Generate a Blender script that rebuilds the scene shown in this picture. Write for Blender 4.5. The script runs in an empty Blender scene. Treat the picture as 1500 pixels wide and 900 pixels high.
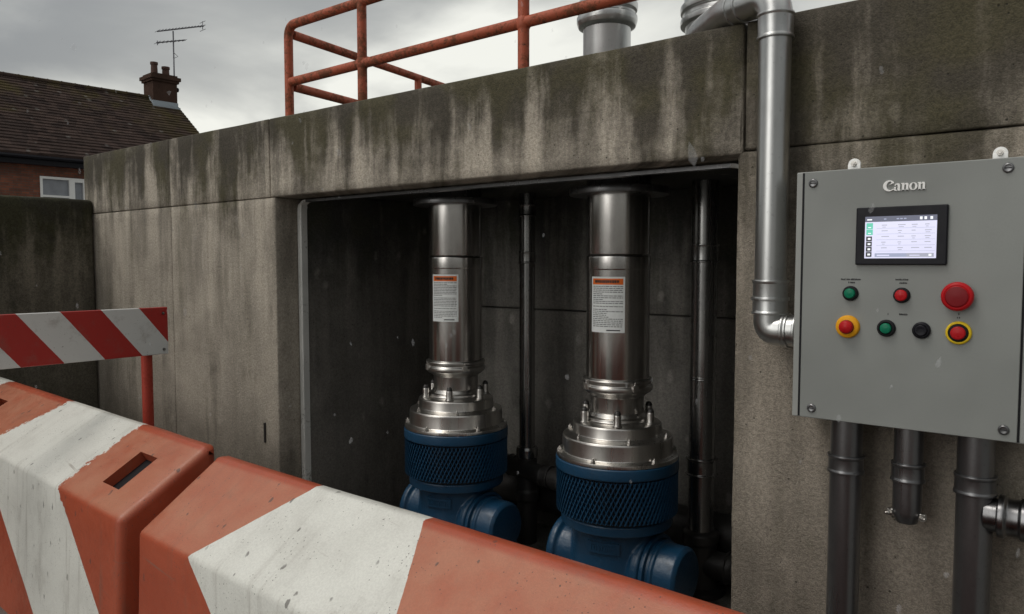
import bpy, bmesh, math, random
from mathutils import Vector, Matrix, noise
R = math.radians
PI = math.pi
random.seed(7)
S = bpy.context.scene
COL = S.collection

# ------------------------------------------------------------------ camera
cd = bpy.data.cameras.new('camera'); cam = bpy.data.objects.new('camera', cd); COL.objects.link(cam)
cam.location = (0, -2.5, 1.7)
cam.rotation_euler = (R(90 - 3.35), 0, R(38.6))
cd.lens = 26.64; cd.sensor_width = 36; cd.clip_start = .02; cd.clip_end = 2000
S.camera = cam

# ------------------------------------------------------------------ node helper
class NT:
    def __init__(s, tree): s.t = tree; s.n = tree.nodes; s.l = tree.links
    def new(s, typ, **kw):
        n = s.n.new(typ)
        for k, v in kw.items(): setattr(n, k, v)
        return n
    def put(s, sock, v):
        if v is None: return
        if isinstance(v, bpy.types.NodeSocket): s.l.new(v, sock)
        elif isinstance(v, (tuple, list)) and len(v) == 3 and sock.type == 'RGBA': sock.default_value = (*v, 1)
        else: sock.default_value = v
    def math(s, op, a, b=None, clamp=False):
        n = s.new('ShaderNodeMath', operation=op); n.use_clamp = clamp
        s.put(n.inputs[0], a)
        if b is not None: s.put(n.inputs[1], b)
        return n.outputs[0]
    def vmath(s, op, a, b=None):
        n = s.new('ShaderNodeVectorMath', operation=op); s.put(n.inputs[0], a)
        if b is not None: s.put(n.inputs[1], b)
        return n.outputs['Value'] if op in ('DOT_PRODUCT', 'LENGTH') else n.outputs[0]
    def noise(s, vec, scale=5, detail=3, rough=.55, dist=0):
        n = s.new('ShaderNodeTexNoise'); s.put(n.inputs['Vector'], vec)
        n.inputs['Scale'].default_value = scale; n.inputs['Detail'].default_value = detail
        n.inputs['Roughness'].default_value = rough; n.inputs['Distortion'].default_value = dist
        return n.outputs[0]
    def voro(s, vec, scale, feature='F1', out=0, rnd=1):
        n = s.new('ShaderNodeTexVoronoi', feature=feature); s.put(n.inputs['Vector'], vec)
        n.inputs['Scale'].default_value = scale; n.inputs['Randomness'].default_value = rnd
        return n.outputs[out]
    def mapr(s, v, a, b, c=0, d=1, smooth=True):
        n = s.new('ShaderNodeMapRange'); n.interpolation_type = 'SMOOTHSTEP' if smooth else 'LINEAR'
        s.put(n.inputs[0], v); s.put(n.inputs[1], a); s.put(n.inputs[2], b)
        n.inputs[3].default_value = c; n.inputs[4].default_value = d
        return n.outputs[0]
    def mix(s, f, a, b, blend='MIX'):
        n = s.new('ShaderNodeMix', data_type='RGBA', blend_type=blend)
        s.put(n.inputs[0], f); s.put(n.inputs[6], a); s.put(n.inputs[7], b)
        return n.outputs[2]
    def scale(s, vec, sx, sy, sz): return s.vmath('MULTIPLY', vec, (sx, sy, sz))
    def sep(s, v):
        n = s.new('ShaderNodeSeparateXYZ'); s.put(n.inputs[0], v); return n.outputs
    def comb(s, x, y, z):
        n = s.new('ShaderNodeCombineXYZ')
        for i, v in enumerate((x, y, z)): s.put(n.inputs[i], v)
        return n.outputs[0]
    def bump(s, h, strength=.3, dist=.01, normal=None):
        n = s.new('ShaderNodeBump'); s.put(n.inputs['Height'], h)
        n.inputs['Strength'].default_value = strength; n.inputs['Distance'].default_value = dist
        if normal is not None: s.put(n.inputs['Normal'], normal)
        return n.outputs[0]

# ------------------------------------------------------------------ world: overcast
SUN_EL, SUN_AZ = 62, 200       # the sun behind cloud
w = bpy.data.worlds.new('World'); S.world = w; w.use_nodes = True
T = NT(w.node_tree); T.n.clear()
bg = T.new('ShaderNodeBackground'); wo = T.new('ShaderNodeOutputWorld'); T.l.new(bg.outputs[0], wo.inputs[0])
sky = T.new('ShaderNodeTexSky', sky_type='NISHITA'); sky.sun_disc = False
sky.sun_elevation = R(SUN_EL); sky.sun_rotation = R(180 - SUN_AZ + 90); sky.air_density = 1.5; sky.dust_density = 5
tc = T.new('ShaderNodeTexCoord'); D = tc.outputs['Generated']
dx, dy, dz = T.sep(D)
zz = T.math('ADD', T.math('MAXIMUM', dz, 0.0), .22)
cv = T.comb(T.math('DIVIDE', dx, zz), T.math('DIVIDE', dy, zz), 1.7)
n1 = T.noise(T.scale(cv, 1, 1, 1), 1.25, 7, .48, .3)
n2 = T.noise(cv, .35, 3, .5, .2)
cl = T.math('ADD', T.math('MULTIPLY', n1, .55), T.math('MULTIPLY', n2, .45))
cl = T.mapr(cl, .40, .60)
def glow(d, tight, amt):
    v = Vector(d).normalized()
    q = T.math('MAXIMUM', T.vmath('DOT_PRODUCT', D, tuple(v)), 0)
    return T.math('MULTIPLY', T.math('POWER', q, tight), amt)
g = T.math('ADD', glow((-.80, .57, .10), 70, 1.5), glow((-.62, .74, .36), 50, .45))
g = T.math('MULTIPLY', g, T.mapr(n1, .3, .6, .25, 1))
dark = T.mapr(dz, .30, .8, 1.0, .8)
cl = T.math('MULTIPLY', T.math('ADD', T.math('MULTIPLY', cl, .75), T.math('ADD', g, 0.0)), dark, clamp=True)
ccol = T.mix(cl, (2.5, 2.58, 2.62), (8.0, 8.0, 7.4))
# unseen dark cloud and bright break behind the camera, added to streak the metal
hl = T.vmath('NORMALIZE', T.comb(dx, dy, 0.0)); low = T.mapr(dz, .15, .85, 1, 0)
def sector(azd, tight):
    a = R(azd); q = T.math('MAXIMUM', T.vmath('DOT_PRODUCT', hl, (math.cos(a), math.sin(a), 0)), 0)
    return T.math('POWER', q, tight)
back = T.math('MULTIPLY', T.mapr(T.vmath('DOT_PRODUCT', hl, (.45, -.89, 0)), -.1, .5), low)
ccol = T.mix(T.math('MULTIPLY', back, .72), ccol, (.9, .9, .9))
added_glow = T.math('MULTIPLY', T.math('MULTIPLY', sector(-103, 34), T.mapr(dz, -.02, .06)), T.mapr(dz, .5, .95, 1, 0))
ccol = T.mix(added_glow, ccol, (25, 24.6, 23.5))
ccol = T.mix(T.mapr(dz, -.12, .0), (1.0, .95, .85), ccol)
allsky = T.mix(.93, sky.outputs[0], ccol)
T.l.new(allsky, bg.inputs[0]); bg.inputs[1].default_value = .1

sl = bpy.data.lights.new('sun', 'SUN'); sun = bpy.data.objects.new('sun', sl); COL.objects.link(sun)
sl.energy = .8; sl.angle = R(24); sl.color = (1, .96, .9)
az, el = R(-125), R(SUN_EL)     # comes from behind the camera, a bit to the left
sd = Vector((math.cos(az) * math.cos(el), math.sin(az) * math.cos(el), math.sin(el)))
sun.rotation_euler = sd.to_track_quat('Z', 'Y').to_euler()
sky.sun_rotation = math.atan2(sd.x, sd.y)
vs = S.view_settings
vs.view_transform = 'Standard'; vs.look = 'None'; vs.exposure = 0.24; vs.gamma = 1; vs.use_curve_mapping = False
S.render.resolution_x = 1024; S.render.resolution_y = 614

# ------------------------------------------------------------------ materials
def mat(name):
    m = bpy.data.materials.new(name); m.use_nodes = True
    t = NT(m.node_tree); b = t.n['Principled BSDF']
    return m, t, b
def pos(t):
    return t.new('ShaderNodeNewGeometry').outputs['Position']
def objc(t):
    return t.new('ShaderNodeTexCoord').outputs['Object']

def concrete(name, light, darkc, top, reach=.5, amt=1.0, rough=.88, low=0.0, speck=.42, smear=.10):
    m, t, b = mat(name)
    P = pos(t); x, y, z = t.sep(P)
    h = t.math('ADD', x, t.math('MULTIPLY', y, .93))
    depth = t.math('SUBTRACT', top, z)
    # rain streaks running down from the coping
    blot = t.noise(P, 2.3, 6, .6)
    blot2 = t.noise(P, 11, 6, .66)
    wob = t.math('MULTIPLY', t.noise(P, 5, 3), .05)
    hw = t.math('ADD', h, wob)
    s1 = t.mapr(t.noise(t.comb(t.math('MULTIPLY', hw, 6.2), t.math('MULTIPLY', z, .8), t.math('MULTIPLY', y, .2)), 1, 3, .5), .36, .64, 0, 1)
    s2 = t.mapr(t.noise(t.comb(t.math('MULTIPLY', hw, 17), t.math('MULTIPLY', z, 1.5), 3.3), 1, 4, .6), .34, .66, 0, 1)
    st = t.math('ADD', t.math('MULTIPLY', s1, .62), t.math('MULTIPLY', s2, .38))
    far = t.math('MULTIPLY', t.mapr(t.noise(t.comb(t.math('MULTIPLY', h, 1.3), 0, 1.5), 1, 2), .3, .7, .7, 1.45, False), reach)
    fall = t.math('DIVIDE', depth, far)
    q1 = t.math('SUBTRACT', st, t.mapr(fall, 0, 1.0, -.34, .92, False))
    q1 = t.math('ADD', q1, t.math('MULTIPLY', t.math('SUBTRACT', blot2, .5), 1.1))
    stain = t.math('MULTIPLY', t.mapr(q1, -.42, .72), amt)
    tail = t.math('MULTIPLY', t.mapr(st, .35, .95), t.mapr(fall, .6, 3.2, .42, 0))
    stain = t.math('MAXIMUM', stain, t.math('MULTIPLY', tail, amt), clamp=True)
    base = t.mix(t.mapr(blot, .32, .68), tuple(c * .74 for c in light), tuple(min(1, c * 1.14) for c in light))
    pale = t.math('MULTIPLY', t.mapr(st, .42, .05), t.mapr(fall, .3, 3.0, .55, 0))
    base = t.mix(pale, base, tuple(min(1, c * 1.45) for c in light))
    green = t.mix(t.mapr(t.noise(P, 3.1, 3), .42, .62), darkc, (darkc[0] * 1.25, darkc[1] * 1.3, darkc[2] * .65))
    cc = t.mix(t.math('MULTIPLY', stain, .9), base, green)
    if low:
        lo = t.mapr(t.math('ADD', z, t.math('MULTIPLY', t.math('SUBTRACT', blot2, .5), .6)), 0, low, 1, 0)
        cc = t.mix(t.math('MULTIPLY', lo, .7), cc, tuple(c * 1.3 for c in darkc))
    sv3 = t.math('ADD', t.voro(t.scale(P, 1, 1, .55), 6.5), t.math('MULTIPLY', t.noise(P, 14, 3), .3))
    cc = t.mix(t.math('MULTIPLY', t.mapr(sv3, .20, .32, 1, 0), smear), cc, tuple(min(1, c * 1.9 + .04) for c in light))
    # sand grain, aggregate, pin holes
    gr = t.noise(P, 210, 2, .7)
    gr2 = t.noise(P, 75, 3, .7)
    g = t.math('ADD', t.math('MULTIPLY', gr, .5), t.math('MULTIPLY', gr2, .5))
    cc = t.mix(t.mapr(g, .40, .60, speck, 0), cc, (.03, .027, .02), 'MULTIPLY') if False else \
        t.mix(1.0, cc, t.mix(t.mapr(g, .36, .64), (1 - speck * .62,) * 3, (1 + speck * .55,) * 3), 'MULTIPLY')
    vd = t.voro(P, 34)
    pin = t.mapr(t.math('ADD', vd, t.math('MULTIPLY', t.noise(P, 21, 2), .5)), .27, .33, 1, 0)
    cc = t.mix(t.math('MULTIPLY', pin, .7), cc, (.02, .018, .014))
    t.put(b.inputs['Base Color'], cc)
    t.put(b.inputs['Roughness'], t.mapr(g, .3, .7, rough, rough - .14, False))
    b.inputs['Specular IOR Level'].default_value = .32
    hh = t.math('ADD', t.math('MULTIPLY', g, 1.0), t.math('SUBTRACT', t.math('MULTIPLY', blot2, .8), t.math('MULTIPLY', pin, .5)))
    t.put(b.inputs['Normal'], t.bump(hh, .8, .007))
    return m

def metal(name, col, rough, grime=.35, aniso=False, metallic=1.0, scale=1.0, sx=1.0):
    m, t, b = mat(name)
    O = objc(t)
    n = t.noise(t.scale(O, 6 * sx, 6 * sx, 2.2), scale, 6, .65)
    n2 = t.noise(O, 70, 3, .6)
    st = t.noise(t.scale(O, 60, 60, 1.2), 1, 3, .6)
    f = t.math('MULTIPLY', t.mapr(n, .42, .7), grime)
    c = t.mix(f, col, tuple(x * .35 for x in col))
    c = t.mix(t.math('MULTIPLY', t.mapr(n2, .6, .72), grime * .6), c, tuple(x * .3 for x in col))
    t.put(b.inputs['Base Color'], c); b.inputs['Metallic'].default_value = metallic
    t.put(b.inputs['Roughness'], t.math('ADD', t.math('MULTIPLY', t.math('ADD', n, st), .16), rough - .12))
    t.put(b.inputs['Normal'], t.bump(t.math('ADD', n2, st), .025, .001))
    return m

def paint(name, col, rough=.45, wear=.25, under=None, spec=.4, bumps=.08, bscale=40, coat=0):
    m, t, b = mat(name)
    O = objc(t)
    n = t.noise(O, 5, 6, .65); n2 = t.noise(O, bscale, 4, .65); n3 = t.noise(O, 2.0, 3)
    c = t.mix(t.mapr(n3, .3, .7), tuple(x * .84 for x in col), tuple(min(1, x * 1.1) for x in col))
    w = t.math('MULTIPLY', t.mapr(t.math('ADD', t.math('MULTIPLY', n, .55), t.math('MULTIPLY', n2, .45)), .53, .64), wear)
    c = t.mix(w, c, under or tuple(x * .35 for x in col))
    t.put(b.inputs['Base Color'], c)
    t.put(b.inputs['Roughness'], t.mapr(n2, .3, .7, rough - .08, rough + .14, False))
    b.inputs['Specular IOR Level'].default_value = spec
    b.inputs['Coat Weight'].default_value = coat; b.inputs['Coat Roughness'].default_value = .25
    t.put(b.inputs['Normal'], t.bump(t.math('ADD', n2, t.math('MULTIPLY', n, .5)), bumps, .01))
    return m

def flat(name, col, rough=.5, emit=None, spec=.5):
    m, t, b = mat(name)
    n = t.noise(objc(t), 45, 3, .6)
    t.put(b.inputs['Base Color'], t.mix(n, tuple(x * .86 for x in col), tuple(min(1, x * 1.12) for x in col)))
    t.put(b.inputs['Roughness'], t.mapr(n, .3, .7, rough - .05, rough + .08, False))
    b.inputs['Specular IOR Level'].default_value = spec
    if emit:
        b.inputs['Emission Color'].default_value = (*col, 1); b.inputs['Emission Strength'].default_value = emit
    return m

M = {}
LIGHT = (.375, .334, .278); DARKC = (.037, .031, .021)
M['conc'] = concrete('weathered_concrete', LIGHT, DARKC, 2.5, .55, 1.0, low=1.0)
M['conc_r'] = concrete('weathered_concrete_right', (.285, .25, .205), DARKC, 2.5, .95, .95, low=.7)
M['conc_in'] = concrete('shade_toned_concrete', (.19, .178, .16), (.024, .027, .026), 2.1, .75, .8, rough=.7, speck=.4, smear=.5)  # bay's shade put into the colour: dark base, darker towards the roof
M['conc_low'] = concrete('boundary_concrete', (.14, .125, .098), (.022, .021, .014), 2.17, .75, 1.0, low=1.4, speck=.6)
M['steel'] = metal('brushed_stainless', (.62, .60, .57), .26, .45)
M['steel_dk'] = metal('aged_steel_column', (.58, .56, .54), .18, .5)
M['galv'] = metal('galvanised_duct', (.54, .545, .54), .28, .4)
M['galv_pale'] = metal('zinc_vent', (.62, .63, .63), .36, .25, metallic=.95)
M['pipe_dk'] = metal('dark_grey_pipe', (.20, .20, .205), .26, .45, metallic=.85)
M['pipe_in'] = metal('chamber_pipe', (.36, .355, .35), .22, .5, metallic=.95)
M['pipe_sh'] = metal('shiny_dark_branch', (.24, .24, .245), .26, .8)
M['pipe_blk'] = metal('black_iron_pipe', (.075, .072, .07), .42, .5, metallic=.6)
M['zincbolt'] = metal('bolt_steel', (.55, .53, .5), .32, .4)
M['blue'] = paint('blue_cast_enamel', (.009, .058, .125), .36, .35, (.01, .022, .035), .5, .22, 60, .25)
M['black_in'] = flat('black_core', (.006, .007, .009), .6)
M['cab'] = paint('grey_cabinet_paint', (.25, .262, .25), .42, .08, (.16, .16, .15), .45, .03, 160)
M['cab_edge'] = paint('grey_cabinet_edge', (.33, .34, .325), .42, .1, (.2, .2, .19), .45, .03, 160)
M['rub'] = flat('black_rubber', (.012, .012, .014), .55, spec=.2)
M['plas'] = flat('black_plastic', (.008, .008, .012), .35, spec=.2)
M['green'] = flat('green_button', (.005, .17, .09), .3, spec=.2)
M['red'] = flat('red_button', (.45, .010, .014), .3, spec=.2)
M['red_dk'] = flat('dark_red_button', (.2, .008, .012), .35, spec=.2)
M['yel'] = flat('yellow_ring', (.78, .36, .015), .4, spec=.2)
M['yel2'] = flat('lemon_ring', (.75, .52, .02), .4, spec=.2)
M['white'] = flat('white_enamel', (.9, .9, .88), .4)
M['ink'] = flat('ink', (.02, .02, .022), .6)
M['label'] = flat('label_white', (.86, .88, .87), .45)
M['label_or'] = flat('label_orange', (.85, .16, .01), .45)
M['label_ink'] = flat('label_grey_ink', (.2, .2, .2), .6)
M['flash'] = flat('lead_flashing', (.36, .41, .45), .5)
M['frame_w'] = paint('worn_pale_frame', (.66, .66, .63), .6, .8, (.16, .15, .13), .3, .3, 70)

def rusty(name, col, rust):
    m, t, b = mat(name)
    P = pos(t)
    n = t.noise(P, 9, 7, .7); n2 = t.noise(P, 60, 4, .7)
    f = t.mapr(t.math('ADD', t.math('MULTIPLY', n, .6), t.math('MULTIPLY', n2, .4)), .46, .58)
    c = t.mix(f, col, rust)
    c = t.mix(t.mapr(n2, .62, .7), c, (.05, .03, .02))
    nz = t.sep(t.new('ShaderNodeNewGeometry').outputs['Normal'])[2]
    t.put(b.inputs['Base Color'], c)
    t.put(b.inputs['Roughness'], t.mapr(f, 0, 1, .5, .85)); b.inputs['Specular IOR Level'].default_value = .35
    t.put(b.inputs['Normal'], t.bump(n2, .35, .004))
    return m
M['rust'] = rusty('rusty_red_rail_paint', (.43, .098, .048), (.19, .065, .032))
M['redpost'] = rusty('red_post_paint', (.42, .05, .03), (.36, .045, .028))

def barrier_mat(name):
    m, t, b = mat(name)
    P = pos(t)
    ua = t.new('ShaderNodeUVMap', uv_map='stripe'); ub = t.new('ShaderNodeUVMap', uv_map='stripe2'); uc = t.new('ShaderNodeUVMap', uv_map='along')
    a, bb, _ = t.sep(ua.outputs[0]); e, jag, _ = t.sep(ub.outputs[0])
    nn = t.noise(P, 28, 5, .7); nf = t.noise(P, 150, 3, .7)
    j = t.math('MULTIPLY', t.math('SUBTRACT', nn, .5), t.math('ADD', t.math('MULTIPLY', jag, .16), .006))
    wmask = t.math('MAXIMUM', t.math('MINIMUM', a, bb), e)
    wmask = t.mapr(t.math('ADD', wmask, j), -.0015, .0015, 0, 1)
    big = t.noise(P, 3.2, 5, .6)
    org = t.mix(t.mapr(big, .3, .7), (.355, .062, .026), (.42, .086, .040))
    nz = t.sep(t.new('ShaderNodeNewGeometry').outputs['Normal'])[2]
    # light from above painted in: slope paler, crest strip and front left darker
    top_light = t.math('MULTIPLY', t.mapr(nz, .3, .9, 0, 1), t.mapr(t.noise(P, 7, 5, .65), .25, .75, .45, 1))
    vv = t.sep(uc.outputs[0])[1]
    top_light = t.math('MULTIPLY', top_light, t.mapr(vv, 1.00, 1.02))
    org = t.mix(top_light, org, (.46, .19, .115))
    wht = t.mix(t.mapr(t.noise(P, 5, 6, .65), .4, .75), (.74, .74, .69), (.64, .635, .59))
    c = t.mix(wmask, org, wht)
    # long scuffs where things have dragged along it
    u3, v3, _ = t.sep(uc.outputs[0])
    scv = t.comb(t.math('ADD', t.math('MULTIPLY', u3, 1.6), t.math('MULTIPLY', v3, .9)), t.math('MULTIPLY', t.math('SUBTRACT', v3, t.math('MULTIPLY', u3, .12)), 60), 0)
    scr = t.math('MULTIPLY', t.mapr(t.noise(scv, 1, 4, .6), .63, .70), t.mapr(t.noise(P, 2.6, 3), .50, .60))
    c = t.mix(t.math('MULTIPLY', scr, .5), c, (.20, .15, .12))
    drip = t.mapr(t.noise(t.comb(t.math('MULTIPLY', u3, 22), t.math('MULTIPLY', v3, 1.3), 0), 1, 4, .65), .54, .70)
    c = t.mix(t.math('MULTIPLY', drip, t.mapr(v3, 1.30, 1.42, .12, .32)), c, (.16, .12, .09))
    # grime smears and chips
    sm = t.mapr(t.noise(t.scale(P, 1, 1, .5), 4.5, 6, .72), .56, .72)
    c = t.mix(t.math('MULTIPLY', sm, .26), c, (.16, .13, .10))
    v = t.math('ADD', t.voro(t.scale(P, 1.2, .8, .55), 15), t.math('MULTIPLY', t.noise(P, 38, 3), .34))
    keep = t.mapr(t.noise(P, 6.0, 2), .42, .50)
    chip = t.math('MULTIPLY', t.mapr(v, .25, .30, 1, 0), keep)
    v2 = t.math('ADD', t.voro(P, 75), t.math('MULTIPLY', t.noise(P, 120, 2), .3))
    chip2 = t.math('MULTIPLY', t.mapr(v2, .255, .315, 1, 0), t.mapr(t.noise(P, 11, 2), .5, .56))
    chips = t.math('MAXIMUM', t.math('MULTIPLY', chip, .7), t.math('MULTIPLY', chip2, .75))
    c = t.mix(chips, c, (.07, .06, .055))
    c = t.mix(t.mapr(nf, .35, .65, .12, 0), c, (.1, .08, .06))
    t.put(b.inputs['Base Color'], c)
    t.put(b.inputs['Roughness'], t.mapr(nn, .3, .7, .30, .52, False)); b.inputs['Specular IOR Level'].default_value = .4
    h = t.math('ADD', t.math('MULTIPLY', t.noise(P, 240, 2), .25), t.math('SUBTRACT', t.math('MULTIPLY', big, 1.2), t.math('MULTIPLY', chips, .6)))
    t.put(b.inputs['Normal'], t.bump(h, .3, .008))
    return m
M['barrier'] = barrier_mat('orange_white_barrier_plastic')

def ground_mat():
    m, t, b = mat('wet_concrete_yard')
    P = pos(t)
    n = t.noise(P, 130, 4, .7); big = t.noise(P, .8, 5, .6)
    c = t.mix(t.mapr(n, .35, .65), (.13, .127, .12), (.24, .235, .22))
    c = t.mix(t.mapr(big, .4, .65), c, (.11, .108, .10))
    t.put(b.inputs['Base Color'], c); t.put(b.inputs['Roughness'], t.mapr(big, .4, .62, .85, .3))
    t.put(b.inputs['Normal'], t.bump(n, .5, .006)); return m
M['ground'] = ground_mat()

def brick_mat():
    m, t, b = mat('red_brick')
    P = pos(t); x, y, z = t.sep(P)
    u = t.math('ADD', y, x)
    n = t.new('ShaderNodeTexBrick'); t.put(n.inputs['Vector'], t.comb(u, z, 0))
    n.inputs['Scale'].default_value = 1; n.inputs['Brick Width'].default_value = .22; n.inputs['Row Height'].default_value = .075
    n.inputs['Mortar Size'].default_value = .008
    n.inputs['Color1'].default_value = (.30, .095, .05, 1); n.inputs['Color2'].default_value = (.17, .06, .038, 1)
    n.inputs['Mortar'].default_value = (.13, .10, .08, 1)
    c = t.mix(t.mapr(t.noise(P, 1.6, 5, .65), .35, .7, .55, 0), n.outputs[0], (.05, .03, .022))
    t.put(b.inputs['Base Color'], c); b.inputs['Roughness'].default_value = .9
    return m
M['brick'] = brick_mat()
def tile_mat(name='mossy_roof_tiles'):
    m, t, b = mat(name)
    O = objc(t); x, y, z = t.sep(O)
    col = t.voro(t.comb(t.math('MULTIPLY', y, 3.6), t.math('MULTIPLY', z, 6.0), 0), 1, out=1)
    cc = t.sep(col)[0]
    c = t.mix(cc, (.030, .021, .019), (.062, .042, .036))
    moss = t.mapr(t.math('ADD', t.noise(O, .8, 6, .68), t.math('MULTIPLY', t.math('SUBTRACT', z, 6.4), .10)), .56, .78)
    moss = t.math('MAXIMUM', moss, t.math('MULTIPLY', t.mapr(y, -2.6, -.3), t.mapr(t.noise(O, 1.3, 5, .7), .32, .6, 0, .8)))
    c = t.mix(t.math('MULTIPLY', moss, .8), c, (.062, .050, .018))
    v = t.math('ADD', t.voro(t.scale(O, 1, 1, .7), 1.9), t.math('MULTIPLY', t.noise(O, 5, 3), .25))
    sp = t.mapr(v, .22, .3, 1, 0)
    c = t.mix(t.math('MULTIPLY', sp, .55), c, (.16, .15, .14))
    t.put(b.inputs['Base Color'], c); b.inputs['Roughness'].default_value = .95
    b.inputs['Specular IOR Level'].default_value = .12
    t.put(b.inputs['Normal'], t.bump(t.noise(O, 14, 3), .5, .03)); return m
M['tile'] = tile_mat()
def glass_mat():
    m, t, b = mat('window_pane')
    P = pos(t)
    c = t.mix(t.noise(P, 3.5, 3), (.16, .17, .19), (.34, .36, .40))
    t.put(b.inputs['Base Color'], c); b.inputs['Roughness'].default_value = .12
    b.inputs['Specular IOR Level'].default_value = .6; return m
M['pane'] = glass_mat()
def board_mat():
    m, t, b = mat('striped_reflective_board')
    O = objc(t); x, y, z = t.sep(O)
    q = t.math('ADD', y, t.math('MULTIPLY', z, .80))
    q = t.math('ADD', q, t.math('MULTIPLY', t.math('SUBTRACT', t.noise(O, 60, 3), .5), .003))
    f = t.math('FRACT', t.math('DIVIDE', t.math('ADD', q, 10.117), .378))
    s = t.mapr(f, .498, .502, 0, 1)
    c = t.mix(s, (.66, .66, .64), (.40, .028, .022))
    c = t.mix(t.mapr(t.noise(O, 9, 6, .7), .52, .72, 0, .4), c, (.2, .14, .11))
    c = t.mix(t.mapr(t.noise(O, 80, 3, .7), .66, .72), c, (.08, .06, .05))
    t.put(b.inputs['Base Color'], c); b.inputs['Roughness'].default_value = .45
    t.put(b.inputs['Normal'], t.bump(t.noise(O, 50, 3), .08, .005)); return m
M['board'] = board_mat()
def screen_mat(name, col, e):
    m, t, b = mat(name)
    b.inputs['Base Color'].default_value = (*[c * .3 for c in col], 1); b.inputs['Roughness'].default_value = .15
    c = t.mix(t.noise(objc(t), 9, 2), tuple(x * .92 for x in col), tuple(x * 1.06 for x in col))
    t.put(b.inputs['Emission Color'], c); b.inputs['Emission Strength'].default_value = e
    return m
M['scr_bg'] = screen_mat('screen_background', (.66, .66, .84), .85)
M['scr_bar'] = screen_mat('screen_bar', (.10, .11, .17), .7)
M['scr_gr'] = screen_mat('screen_green', (.10, .52, .38), .85)
M['scr_bk'] = screen_mat('screen_black', (.012, .014, .02), .6)
M['scr_ln'] = screen_mat('screen_lines', (.36, .37, .45), .8)
M['scr_wh'] = screen_mat('screen_white', (.85, .88, .92), .85)
M['scr_bl'] = screen_mat('screen_blue', (.30, .33, .46), .85)

# ------------------------------------------------------------------ object helpers
def link(o, parent=None):
    COL.objects.link(o)
    if parent is not None: o.parent = parent
    return o
def obj(name, bm, m, parent=None, smooth=None, loc=None):
    me = bpy.data.meshes.new(name); bm.normal_update(); bm.to_mesh(me); bm.free()
    for k in (m if isinstance(m, (list, tuple)) else [m]): me.materials.append(M[k])
    o = bpy.data.objects.new(name, me)
    if smooth is not None:
        for p in me.polygons: p.use_smooth = True
        if smooth < 179:
            es = me.edges
            bm2 = bmesh.new(); bm2.from_mesh(me)
            for e in bm2.edges:
                if len(e.link_faces) == 2 and e.calc_face_angle(0) > R(smooth): e.smooth = False
            bm2.to_mesh(me); bm2.free()
    if loc: o.location = loc
    return link(o, parent)
def tag(o, label=None, cat=None, group=None, kind=None):
    if label: o['label'] = label
    if cat: o['category'] = cat
    if group: o['group'] = group
    if kind: o['kind'] = kind
    return o
def thing(name, label, cat, loc=(0, 0, 0), rz=0, group=None):
    o = bpy.data.objects.new(name, None); o.location = loc; o.rotation_euler = (0, 0, rz); o.empty_display_size = .1
    link(o); return tag(o, label, cat, group)
def copy_tree(o, parent=None):
    c = o.copy(); link(c)
    if parent is not None: c.parent = parent
    for ch in [k for k in bpy.data.objects if k.parent == o]: copy_tree(ch, c)
    return c

def box(bm, mn, mx, mi=0, mtx=None):
    vs_ = [bm.verts.new((x, y, z)) for z in (mn[2], mx[2]) for y in (mn[1], mx[1]) for x in (mn[0], mx[0])]
    fs = []
    for q in ((0, 2, 3, 1), (4, 5, 7, 6), (0, 1, 5, 4), (2, 6, 7, 3), (0, 4, 6, 2), (1, 3, 7, 5)):
        f = bm.faces.new([vs_[i] for i in q]); f.material_index = mi; fs.append(f)
    if mtx: bmesh.ops.transform(bm, matrix=mtx, verts=vs_)
    return vs_
def bbox(bm, mn, mx, w=.003, seg=2, mi=0, mtx=None):
    t = bmesh.new(); box(t, mn, mx)
    bmesh.ops.bevel(t, geom=t.edges[:], offset=w, segments=seg, affect='EDGES', profile=.5)
    merge(bm, t, mtx, mi)
def merge(bm, t, mtx=None, mi=0):
    if mtx: bmesh.ops.transform(t, matrix=mtx, verts=t.verts)
    mp = {}
    for v in t.verts: mp[v] = bm.verts.new(v.co)
    for f in t.faces:
        try:
            g = bm.faces.new([mp[v] for v in f.verts]); g.material_index = mi
        except ValueError: pass
    t.free()
def lathe(bm, prof, seg=48, mtx=None, mi=0, cap=True):
    """prof: (radius, z) list bottom to top"""
    rings = []
    for r, z in prof:
        rings.append([bm.verts.new((r * math.cos(2 * PI * i / seg), r * math.sin(2 * PI * i / seg), z)) for i in range(seg)])
    for a, b in zip(rings, rings[1:]):
        for i in range(seg):
            j = (i + 1) % seg
            f = bm.faces.new((a[i], a[j], b[j], b[i])); f.material_index = mi
    if cap:
        if prof[0][0] > 1e-5: bm.faces.new(list(reversed(rings[0]))).material_index = mi
        if prof[-1][0] > 1e-5: bm.faces.new(rings[-1]).material_index = mi
    vsx = [v for r in rings for v in r]
    if mtx: bmesh.ops.transform(bm, matrix=mtx, verts=vsx)
    return vsx
def bev(prof, w=.003):
    """soften every corner of a lathe profile"""
    out = [prof[0]]
    for p, c, n in zip(prof, prof[1:], prof[2:]):
        P, Cc, N = Vector(p), Vector(c), Vector(n)
        a, b = (P - Cc), (N - Cc)
        d = min(w, a.length * .4, b.length * .4)
        if d < 1e-5: out.append(c); continue
        A = Cc + a.normalized() * d; B = Cc + b.normalized() * d; Q = (A + B) / 2 * .5 + Cc * .5
        out += [tuple(A), tuple(Q), tuple(B)]
    out.append(prof[-1]); return out
def axis_m(p, d):
    """matrix taking local +Z to direction d at p"""
    q = Vector(d).to_track_quat('Z', 'Y').to_matrix().to_4x4()
    return Matrix.Translation(p) @ q
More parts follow.
